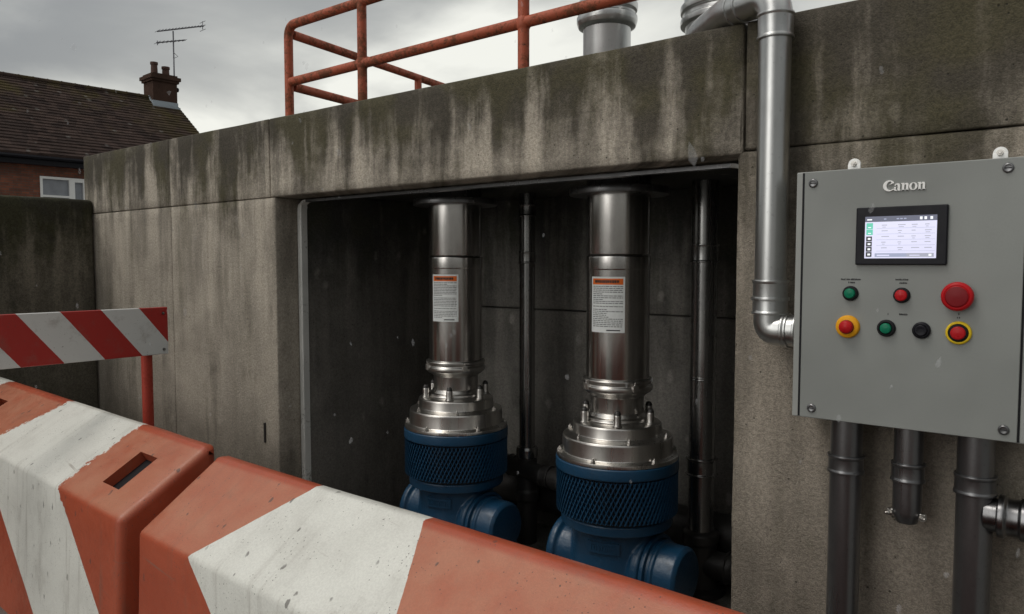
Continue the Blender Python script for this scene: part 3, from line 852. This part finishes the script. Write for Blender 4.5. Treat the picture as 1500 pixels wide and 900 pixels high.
# buttons
def button(x, z, bp, bm_, cp, cm, extra=None):
    o = cpart('push_button', disc(bp, x, z), bm_, sm=40)
    cpart('button_cap', disc(cp, x, z), cm, o, sm=40)
    if extra: cpart('button_ring', disc(extra[0], x, z), extra[1], o, sm=40)
base_s = [(.0212, -.001), (.0212, .006), (.0195, .010), (.0152, .011), (.0152, .006), (0, .006)]
cap_s = [(.0145, .004), (.0145, .015), (.0125, .0175), (0, .0185)]
button(-.590, 1.613, base_s, 'rub', cap_s, 'green')
button(-.458, 1.611, base_s, 'rub', [(.0155, .004), (.0155, .015), (.0135, .0175), (0, .0185)], 'red')
button(-.494, 1.519, [(.0235, -.001), (.0235, .007), (.0215, .011), (.0172, .012), (.0172, .006), (0, .006)], 'rub', cap_s, 'green')
button(-.407, 1.518, [(.0225, -.001), (.0225, .008), (.0205, .012), (.0165, .013), (.0165, .008), (0, .008)], 'plas', [(.0155, .006), (.0155, .016), (.013, .018), (.006, .0165), (0, .0165)], 'plas')
button(-.323, 1.612, [(.026, -.001), (.024, .012), (.022, .02)], 'red_dk', [(.037, .017), (.0385, .022), (.036, .030), (.030, .033), (.0285, .0315), (.0275, .0345), (0, .0365)], 'red',
       ([(.0268, .0322), (.0268, .0350), (.025, .0362), (0, .0372)], 'red_dk'))
button(-.595, 1.518, [(.0325, -.001), (.0325, .005), (.030, .012), (.021, .015), (0, .015)], 'yel', [(.0185, .013), (.0185, .027), (.015, .031), (.006, .034), (0, .0345)], 'red',
       ([(.0195, .012), (.0202, .018), (.0192, .021), (0, .021)], 'red_dk'))
button(-.320, 1.516, [(.0305, -.001), (.0305, .006), (.028, .009), (.024, .0095), (.024, .004), (0, .004)], 'yel2', [(.0175, .004), (.0175, .016), (.015, .018), (0, .019)], 'red',
       ([(.0235, .003), (.0235, .008), (.021, .010), (0, .010)], 'rub'))
# small printed captions, too fine to read in the photo
def caption(x, z, wd, h=.0052, seed=0):
    b = bmesh.new(); r_ = random.Random(seed); cx = x - wd / 2
    while cx < x + wd / 2:
        cw = r_.uniform(.0018, .0032)
        box(b, (cx, FY - .0007, z), (cx + cw * .75, FY - .0001, z + h * r_.uniform(.65, 1)))
        if r_.random() < .7: box(b, (cx + cw * .5, FY - .00072, z + h * .3), (cx + cw * 1.05, FY - .0001, z + h * .55))
        cx += cw * 1.12
        if r_.random() < .12: cx += .002
    cpart('caption', b, 'ink')
caption(-.592, 1.6505, .050, seed=1); caption(-.589, 1.6415, .016, seed=2)
caption(-.460, 1.6515, .030, seed=3); caption(-.456, 1.6425, .018, seed=4)
caption(-.491, 1.5555, .0025, .006, seed=5); caption(-.454, 1.5565, .019, seed=6); caption(-.322, 1.5535, .006, .006, seed=7)
caption(-.321, 1.5625, .002, .006, seed=8)

# ================================================================== PUMPS
def remeshed(name, bm, m, parent, vox=.008, sm=3):
    me = bpy.data.meshes.new('tmp'); bm.to_mesh(me); bm.free(); o = bpy.data.objects.new('tmp', me); COL.objects.link(o)
    md = o.modifiers.new('r', 'REMESH'); md.mode = 'VOXEL'; md.voxel_size = vox
    ms = o.modifiers.new('s', 'SMOOTH'); ms.iterations = sm; ms.factor = .5
    dg = bpy.context.evaluated_depsgraph_get(); ev = o.evaluated_get(dg)
    nm = bpy.data.meshes.new_from_object(ev); nm.name = name
    bpy.data.objects.remove(o, do_unlink=True)
    nm.materials.clear(); nm.materials.append(M[m])
    for p in nm.polygons: p.use_smooth = True
    return link(bpy.data.objects.new(name, nm), parent)
def label_mesh(r, zc, az, wd, h, seed):
    """sticker wrapped round the column, with printed lines"""
    b = bmesh.new(); rg = random.Random(seed)
    def patch(u0, u1, w0, w1, lift, mi, n=8):
        rr_ = r + lift; col = []
        for i in range(n + 1):
            u = u0 + (u1 - u0) * i / n; a = az + u / r
            col.append([b.verts.new((rr_ * math.cos(a), rr_ * math.sin(a), zc + w)) for w in (w0, w1)])
        for p, s in zip(col, col[1:]): b.faces.new((p[0], s[0], s[1], p[1])).material_index = mi
    patch(-wd / 2, wd / 2, -h / 2, h / 2, .0012, 0, 14)
    m_ = .008; top = h / 2 - .008
    patch(-wd / 2 + m_, wd / 2 - m_, top - .027, top, .0018, 1, 12)
    u = -wd / 2 + .022
    while u < wd / 2 - .026:
        cw = rg.uniform(.005, .010); patch(u, u + cw * .8, top - .019 + rg.uniform(-.001, .001), top - .007, .0023, 3, 2); u += cw
    z = top - .037
    while z > -h / 2 + .016:
        L = wd - 2 * m_ - .004
        if rg.random() < .22: L *= rg.uniform(.35, .7)
        u = -wd / 2 + m_ + .003; e = u + L
        while u < e:
            cw = rg.uniform(.006, .02); patch(u, min(u + cw, e), z, z + .0036, .0018, 2, 2); u += cw + .003
        z -= .0084 if rg.random() > .2 else .014
    patch(0, wd / 2 - m_ - .012, -h / 2 + .008, -h / 2 + .013, .0018, 3, 3)
    return b
def make_pump(x, y, label, lab_az):
    t = thing('submersible_pump', label, 'pump', (x, y, .05), 0, 'pumps standing side by side in the bay')
    Z = .05; Q = .028
    def P(name, prof, m, seg=64, w=.004, par=t, sm=40):
        b = bmesh.new(); lathe(b, bev([(r, z - Z + (Q if z < .99 else 0)) for r, z in prof], w), seg); return obj(name, b, m, par, smooth=sm)
    P('ceiling_flange', [(.145, 2.008), (.228, 2.008), (.228, 2.040), (.145, 2.044), (.145, 2.099), (0, 2.099)], 'pipe_dk')
    P('upper_column', [(.139, 1.735), (.1445, 1.738), (.1445, 2.05)], 'steel_dk')
    P('lower_column', [(.144, 1.155), (.146, 1.158), (.146, 1.668), (.148, 1.672), (.148, 1.725), (.146, 1.731), (.139, 1.733)], 'steel_dk')
    P('collar', [(.122, .985), (.122, 1.085), (.140, 1.098), (.157, 1.110), (.162, 1.120), (.162, 1.136), (.155, 1.142), (.155, 1.150), (.163, 1.156), (.163, 1.168), (.152, 1.172), (.146, 1.172)], 'steel')
    for k in range(4):   # collar clamps
        a = R(-30 + 90 * k); b = bmesh.new(); d = Vector((math.cos(a), math.sin(a), 0))
        bbox(b, (-.012, -.014, -.018), (.014, .014, .014), .003, 2, 0, Matrix.Translation(d * .157 + Vector((0, 0, 1.138 - Z))) @ Matrix.Rotation(a, 4, 'Z'))
        hexbolt(b, d * .16 + Vector((0, 0, 1.15 - Z)), (0, 0, 1), .006, .012); obj('clamp', b, 'steel', t)
    P('cover', [(.282, .776), (.282, .792), (.262, .797), (.2555, .801), (.2545, .868), (.251, .876), (.214, .882), (.2055, .886), (.2045, .932), (.200, .938), (.160, .945), (.150, .952), (.150, .962), (.136, .966), (.128, .985), (.122, .985)], 'steel', w=.003)
    for k in range(6):
        a = R(-59 + 60 * k); b = bmesh.new()
        lathe(b, bev([(.023, 0), (.023, .006), (.0175, .008), (.0175, .048), (.0165, .050), (.0165, .053), (0, .053)], .0015), 20, Matrix.Translation((.172 * math.cos(a), .172 * math.sin(a), .941 - Z + Q)))
        st_ = obj('stud', b, 'steel', t, smooth=40)
        b = bmesh.new(); lathe(b, [(.0155, .053), (.0155, .058), (.013, .066), (.008, .071), (0, .073)], 18, Matrix.Translation((.172 * math.cos(a), .172 * math.sin(a), .941 - Z + Q)), cap=False); obj('cap', b, 'pipe_blk', st_, smooth=40)
    for rr_, zz_, n_, off, s in ((.269, .793, 6, -22, .0105), (.234, .877, 6, 14, .0095)):
        for k in range(n_):
            a = R(off + 360 / n_ * k); b = bmesh.new(); hexbolt(b, (rr_ * math.cos(a), rr_ * math.sin(a), zz_ - Z + Q), (0, 0, 1), s, .014); obj('nut', b, 'zincbolt', t, smooth=30)
    P('blue_flange', [(.262, .718), (.284, .722), (.286, .728), (.286, .770), (.282, .774), (0, .774)], 'blue', 72)
    # louvred drum: dark core, two layers of slanting fins
    P('drum_core', [(.252, .505), (.252, .72)], 'black_in')
    b = bmesh.new()
    def fins(rad, n, tw, th, wd):
        K = 6
        for i in range(n):
            prev = None
            for k in range(K + 1):
                f = k / K; a = 2 * PI * i / n + tw * (f - .5); z = .528 + .186 * f - Z + Q
                h = th / rad
                ring_ = [(rad, a - h), (rad, a + h), (rad - wd, a + h * .8), (rad - wd, a - h * .8)]
                cur = [b.verts.new((r_ * math.cos(g_), r_ * math.sin(g_), z)) for r_, g_ in ring_]
                if prev:
                    for j in range(4): b.faces.new((prev[j], prev[(j + 1) % 4], cur[(j + 1) % 4], cur[j]))
                prev = cur
    fins(.283, 84, .32, .0029, .010)
    fins(.2775, 84, -.36, .0022, .014)
    fixn(b); obj('louvred_drum', b, 'blue', t)
    P('lower_ring', [(.215, .462), (.256, .466), (.259, .470), (.259, .506), (.256, .511), (.25, .512), (.25, .520)], 'blue', 72)
    # cast volute with its two side bosses
    b = bmesh.new()
    lathe(b, [(r, z - Z) for r, z in ((0, .052), (.235, .052), (.235, .085), (.205, .10), (.212, .16), (.222, .22), (.214, .30), (.205, .37), (.206, .47), (.206, .515), (0, .515))], 64, cap=False)
    am = axis_m((0, 0, .300 - Z), (1, 0, 0))
    lathe(b, [(0, -.305), (.145, -.305), (.160, -.292), (.160, -.262), (.140, -.252), (.125, -.1), (.13, .05), (.15, .13), (.175, .165), (.175, .2), (.150, .208), (.142, .25), (0, .25)], 48, am, cap=False)
    # sweeping rib round the belly
    rib = [Vector((.24 * math.cos(R(a)), .24 * math.sin(R(a)), .19 - Z + .06 * (abs(a + 90) / 80) ** 2)) for a in range(-165, -14, 10)]
    tube(b, rib, .013, 10)
    remeshed('volute', b, 'blue', t, .0065, 2)
    am2 = axis_m((0, 0, .300 - Z), (1, 0, 0))
    b = bmesh.new(); lathe(b, bev([(.138, .222), (.138, .236), (.147, .24), (.147, .256), (.138, .262), (.136, .348), (.120, .364), (0, .366)], .004), 56, am2); obj('outlet_cap', b, 'blue', t, smooth=40)
    b = bmesh.new(); lathe(b, bev([(.150, .205), (.166, .207), (.166, .225), (.150, .227)], .002), 48, am2, cap=False)
    for k in range(8):
        a = R(20 + 45 * k); hexbolt(b, (.160, .158 * math.cos(a), .300 - Z + .158 * math.sin(a)), (-1, 0, 0), .008, .01)
    obj('outlet_flange', b, 'blue', t, smooth=40)
    # raised nameplate
    a = R(-76); npl = bmesh.new(); rn = .209
    for (u0, u1, w0, w1, lf) in ((-.075, .075, .400, .450, .006), (-.070, .070, .405, .445, .003)):
        cols = []
        for i in range(9):
            g_ = a + (u0 + (u1 - u0) * i / 8) / rn
            cols.append([npl.verts.new(((rn + l) * math.cos(g_), (rn + l) * math.sin(g_), w - Z)) for l, w in ((-.006, w0), (lf, w0), (lf, w1), (-.006, w1))])
        for p, s in zip(cols, cols[1:]):
            for j in range(3): npl.faces.new((p[j], s[j], s[j + 1], p[j + 1]))
        npl.faces.new(cols[0]); npl.faces.new(cols[-1][::-1])
    rg = random.Random(5); u = -.058
    while u < .056:
        cw = rg.uniform(.008, .014); g0 = a + u / rn; g1 = a + (u + cw * .7) / rn
        vv = [npl.verts.new(((rn + .0085) * math.cos(g), (rn + .0085) * math.sin(g), w - Z)) for g, w in ((g0, .413), (g1, .413), (g1, .436), (g0, .436))]
        v2 = [npl.verts.new(((rn + .002) * math.cos(g), (rn + .002) * math.sin(g), w - Z)) for g, w in ((g0, .413), (g1, .413), (g1, .436), (g0, .436))]
        npl.faces.new(vv)
        for j in range(4): npl.faces.new((vv[j], v2[j], v2[(j + 1) % 4], vv[(j + 1) % 4]))
        u += cw
    fixn(npl); obj('nameplate', npl, 'blue', t)
    return t
def add_label(t, az, seed, wd=.165):
    o = obj('warning_label', label_mesh(.1463, 1.512 - .05, R(az), wd, .25, seed), ['label', 'label_or', 'label_ink', 'ink'], t)
pR = make_pump(-1.805, .55, 'blue and steel pump nearest the downpipe, partly in front of the thick dark pipe', 0)
pL = copy_tree(pR); pL.location = (-2.83, .55, .05)
pL['label'] = 'blue and steel pump farther left, beside the thin vertical pipe'
add_label(pR, -80, 21); add_label(pL, -72, 22, .155)

# ================================================================== CHAMBER PIPEWORK
def vpipe(x, y, r, z0, z1, m): 
    b = bmesh.new(); lathe(b, [(r, z0), (r, z1)], 28, Matrix.Translation((x, y, 0))); return b
tp = thing('riser_pipe', 'thin dark vertical pipe between the two pumps', 'pipe', (-2.68, 1.0, .05)); TO = Vector((-2.68, 1.0, .05))
b = vpipe(-2.68, 1.0, .046, .62, 2.098, 0); sub('pipe', b, 'pipe_in', tp, TO)
b = bmesh.new()
for z in (1.73, 2.0): ring(b, (-2.68, 1.0, z), (0, 0, 1), .049, .07, .004)
lathe(b, bev([(.046, .62), (.060, .62), (.064, .60), (.064, .56), (.055, .55)], .003), 28, Matrix.Translation((-2.68, 1.0, 0)), cap=False)
sub('coupling', b, 'pipe_in', tp, TO)
b = bmesh.new(); lathe(b, bev([(.058, .05), (.058, .30), (.07, .31), (.07, .36), (.06, .37), (.06, .58), (.05, .60)], .004), 28, Matrix.Translation((-2.68, 1.0, 0)))
tube(b, [(-2.9, 1.0, .50), (-2.45, .95, .48)], .055, 24); ring(b, (-2.5, .955, .481), (1, 0, 0), .058, .06, .008); ring(b, (-2.78, 1.0, .493), (1, 0, 0), .058, .05, .006)
tube(b, arc([(-2.45, .95, .48), (-2.3, .93, .475), (-2.3, .93, .06)], .1), .062, 24); ring(b, (-2.36, .94, .478), (1, 0, 0), .062, .05, .01)
sub('tee_fitting', b, 'pipe_blk', tp, TO)
bp = thing('riser_pipe', 'thick dark vertical pipe beside the right pump', 'pipe', (-1.585, 1.0, .05)); BO = Vector((-1.585, 1.0, .05))
b = vpipe(-1.585, 1.0, .064, .36, 2.098, 0); sub('pipe', b, 'pipe_in', bp, BO)
b = bmesh.new(); ring(b, (-1.585, 1.0, 1.745), (0, 0, 1), .067, .09, .005); ring(b, (-1.585, 1.0, .69), (0, 0, 1), .070, .085, .010)
ring(b, (-1.585, 1.0, 1.13), (0, 0, 1), .065, .02, .002)
sub('coupling', b, 'pipe_in', bp, BO)
b = bmesh.new(); lathe(b, bev([(.12, .052), (.12, .078), (.08, .088), (.08, .30), (.09, .31), (.09, .355), (.067, .37)], .005), 32, Matrix.Translation((-1.585, 1.0, 0)))
tube(b, [(-1.585, 1.0, .2), (-1.25, 1.02, .2)], .07, 24); ring(b, (-1.42, 1.01, .2), (1, 0, 0), .07, .05, .012)
sub('foot_elbow', b, 'pipe_blk', bp, BO)
mp = thing('header_pipe', 'wide black pipe lying low along the back wall', 'pipe', (-2.3, 1.18, .28)); MO = Vector((-2.3, 1.18, .28))
b = bmesh.new(); tube(b, [(-3.6, 1.18, .30), (-1.05, 1.18, .30)], .105, 32); sub('pipe', b, 'pipe_blk', mp, MO)
b = bmesh.new()
for x in (-3.2, -2.2, -1.3): ring(b, (x, 1.18, .30), (1, 0, 0), .107, .05, .02)
sub('flange', b, 'pipe_blk', mp, MO)
b = bmesh.new()
for x in (-3.0, -2.05, -1.15): box(b, (x - .04, 1.08, .05), (x + .04, 1.28, .2))
sub('support', b, 'pipe_blk', mp, MO, None)

# ================================================================== BARRIERS
def make_barrier(name, label, x0, x1, yfun, stripes, slots, org, fo=0.0):
    """stripes: dict A,B,E = (ridge_u, per-metre lean on the slope, front_u, lean per metre down the front)"""
    # cross-section, unfolded from the crest towards the camera and down; then the back
    ridge = (-.91, .95); foot = (-1.26, .742)
    prof = [(-.895, 0.0), (-.903, .5), (-.910, .935), (-.912, .945), (-.918, .950), (-.948, .953), (-.958, .950), (-.966, .943)]
    n = 14; a = Vector((-.966, .943)); c = Vector((-1.243 - fo, .757))
    for i in range(1, n + 1): prof.append(tuple(a + (c - a) * i / n))
    prof += [(-1.2535 - fo, .7495), (-1.2605 - fo, .7400), (-1.2640 - fo, .7280)]
    for i in range(1, 9): prof.append((-1.263 - fo - .03 * i / 8, .722 - .722 * i / 8))
    vc = [0.0]
    for p, q_ in zip(prof, prof[1:]): vc.append(vc[-1] + (Vector(q_) - Vector(p)).length)
    vr = vc[6]; vf = vc[6 + 1 + n + 2]      # crest and lower edge of the slope
    Ls = vf - vr
    # slot rows snap to profile rows
    us = [x0 + (x1 - x0) * i / 60 for i in range(61)]
    er = .034
    us = [x0, x0 + er * .12, x0 + er * .45, x0 + er] + [u for u in us if x0 + er * 1.5 < u < x1 - er * 1.5] + [x1 - er, x1 - er * .45, x1 - er * .12, x1]
    for s0, s1, _, _ in slots:
        us = [u for u in us if not (s0 - .03 < u < s0 + .03 or s1 - .03 < u < s1 + .03)] + [s0, s1]
    us = sorted(set(us))
    b = bmesh.new(); uv = b.loops.layers.uv.new('stripe'); uv2 = b.loops.layers.uv.new('stripe2'); uv3 = b.loops.layers.uv.new('along')
    ctr = Vector((-1.05, .45))
    def shrink(u):
        d = min(u - x0, x1 - u)
        if d >= er: return 0
        return er - math.sqrt(max(0, er * er - (er - d) ** 2))
    grid = []; info = {}
    nm = [0] * len(prof)
    for j in range(len(prof)):
        p = Vector(prof[max(0, j - 1)]); q_ = Vector(prof[min(len(prof) - 1, j + 1)]); d = (q_ - p).normalized(); nm[j] = Vector((-d.y, d.x))
        if nm[j].dot(Vector(prof[j]) - ctr) < 0: nm[j] = -nm[j]
    for u in us:
        colv = []
        for j, (y, z) in enumerate(prof):
            s = shrink(u); pz = Vector((y, z)) - nm[j] * s
            if z == 0: pz.y = 0
            dent = noise.noise(Vector((u * 2.3, y * 4, z * 3))) * .003
            v = b.verts.new((u - org.x, pz.x + yfun(u) + nm[j].x * dent - org.y, max(0, pz.y + (nm[j].y * dent if z > 0 else 0))))
            colv.append(v); info[v] = (u, vc[j])
        grid.append(colv)
    def line(S_, v):
        if v <= vr: return S_[0]
        if v <= vf: return S_[0] + (S_[2] - S_[0]) * (v - vr) / Ls
        return S_[2] + S_[3] * (v - vf)
    def setuv(f):
        for lp in f.loops:
            u, v = info[lp.vert]
            A = u - line(stripes['A'], v); B = line(stripes['B'], v) - u
            E = (line(stripes['E'], v) - u) if 'E' in stripes else -9
            lp[uv].uv = (A, B); lp[uv2].uv = (E, 1.0 if v <= vf + .02 and stripes.get('rough') else 0.0); lp[uv3].uv = (u, v)
    J0, J1 = 7, 7 + n
    for i in range(len(us) - 1):
        for j in range(len(prof) - 1):
            um = (us[i] + us[i + 1]) / 2
            hole = any(s0 < um < s1 and ja <= j < jb for s0, s1, ja, jb in slots)
            if hole: continue
            f = b.faces.new((grid[i][j], grid[i + 1][j], grid[i + 1][j + 1], grid[i][j + 1])); setuv(f)
    for s0, s1, ja, jb in slots:      # lifting slot: sunk pocket, floor coloured black for the shade inside
        i0, i1 = us.index(s0), us.index(s1)
        edge = [grid[i][ja] for i in range(i0, i1 + 1)] + [grid[i1][j] for j in range(ja + 1, jb + 1)] + [grid[i][jb] for i in range(i1 - 1, i0 - 1, -1)] + [grid[i0][j] for j in range(jb - 1, ja, -1)]
        inn = Vector((0, nm[10].x, nm[10].y)) * -.045
        low = []
        for v in edge:
            w_ = b.verts.new(v.co + inn); info[w_] = info[v]; low.append(w_)
        for k in range(len(edge)):
            f = b.faces.new((edge[k], edge[(k + 1) % len(edge)], low[(k + 1) % len(edge)], low[k])); setuv(f); f.material_index = 0
        f = b.faces.new(low); setuv(f); f.material_index = 1

    for colv in (grid[0], grid[-1]):
        f = b.faces.new(colv); setuv(f)
    fixn(b)
    t = thing(name, label, 'barrier', org, 0, 'striped plastic road barriers in the foreground')
    obj('body', b, ['barrier', 'rub'], t, smooth=38)
    return t
yf1 = lambda u: (u + 2.85) * -.045 + .055
yf2 = lambda u: (u + 2.69) * -.015
make_barrier('road_barrier', 'orange and white plastic barrier with square lifting slots, farther left', -5.9, -2.865, yf1,
             dict(A=(-4.40, 0, -4.62, 1.3), B=(-3.50, 0, -3.50, 1.15), E=(-5.42, 0, -5.9, 1.2), rough=1), [(-3.245, -3.085, 11, 18), (-5.21, -5.05, 11, 18)], Vector((-4.35, -1.05, 0)), fo=.045)
# bolt plates closing the ends are part of the moulding
make_barrier('road_barrier', 'orange and white plastic barrier running out of the lower right corner', -2.705, .35, yf2,
             dict(A=(-2.07, 0, -2.34, 1.05), B=(-1.545, 0, -1.37, 1.05), E=(-9, 0, -9, 0)), [], Vector((-1.2, -1.05, 0)))

# ================================================================== STRIPED BARRICADE
bc = thing('barricade', 'red and white striped barricade board on a red post', 'barricade', (-4.0, -.87, 0))
b = bmesh.new(); bbox(b, (-.012, -.93, 1.21), (.012, .395, 1.462), .004, 2); obj('board', b, 'board', bc)
for yy in (.30, -.80):
    b = bmesh.new(); tube(b, [(-.04, yy, .03), (-.04, yy, 1.44)], .028, 20); obj('post', b, 'redpost', bc, smooth=40)
    b = bmesh.new(); bbox(b, (-.24, yy - .05, 0), (.16, yy + .05, .035), .006); obj('foot', b, 'rub', bc)
b = bmesh.new()
for yy in (.37, .37, -.8):
    for zz_ in (1.235, 1.43): hexbolt(b, (.012, yy, zz_), (1, 0, 0), .006, .006)
obj('bolt', b, 'zincbolt', bc)

# weep slot beside the opening: dark box standing in for the recess shade
b = bmesh.new(); box(b, (-3.832, -.006, .66), (-3.817, .01, .775)); bmesh.ops.translate(b, vec=-PO, verts=b.verts); obj('weep_slot', b, 'pipe_blk', pc)

# ================================================================== SLEET
m, t, bb_ = mat('melting_flake')
bb_.inputs['Base Color'].default_value = (.85, .87, .9, 1); bb_.inputs['Roughness'].default_value = .4; bb_.inputs['Specular IOR Level'].default_value = 0; bb_.inputs['Alpha'].default_value = .07
M['flake'] = m
b = bmesh.new(); rg = random.Random(42)
for i in range(130):
    x = rg.uniform(-4.5, .6); y = rg.uniform(-1.0, .12) if rg.random() < .8 else rg.uniform(-1.9, -1.0); z = rg.uniform(.9, 3.0)
    if x > -3.6 and x < -1.1 and rg.random() < .5: y = rg.uniform(-.4, .3)
    r = rg.uniform(.003, .0075); tb = bmesh.new(); bmesh.ops.create_icosphere(tb, subdivisions=1, radius=r)
    for v in tb.verts: v.co += Vector([rg.uniform(-.3, .3) * r for _ in range(3)])
    merge(b, tb, Matrix.Translation((x, y, z)) @ Matrix.Rotation(rg.uniform(-.3, .3), 4, 'Y') @ Matrix.Diagonal((1, 1, rg.uniform(1.2, 2.6), 1)))
tag(obj('falling_sleet', b, 'flake', smooth=180), 'scattered pale sleet flakes falling in the air', 'sleet', kind='stuff')
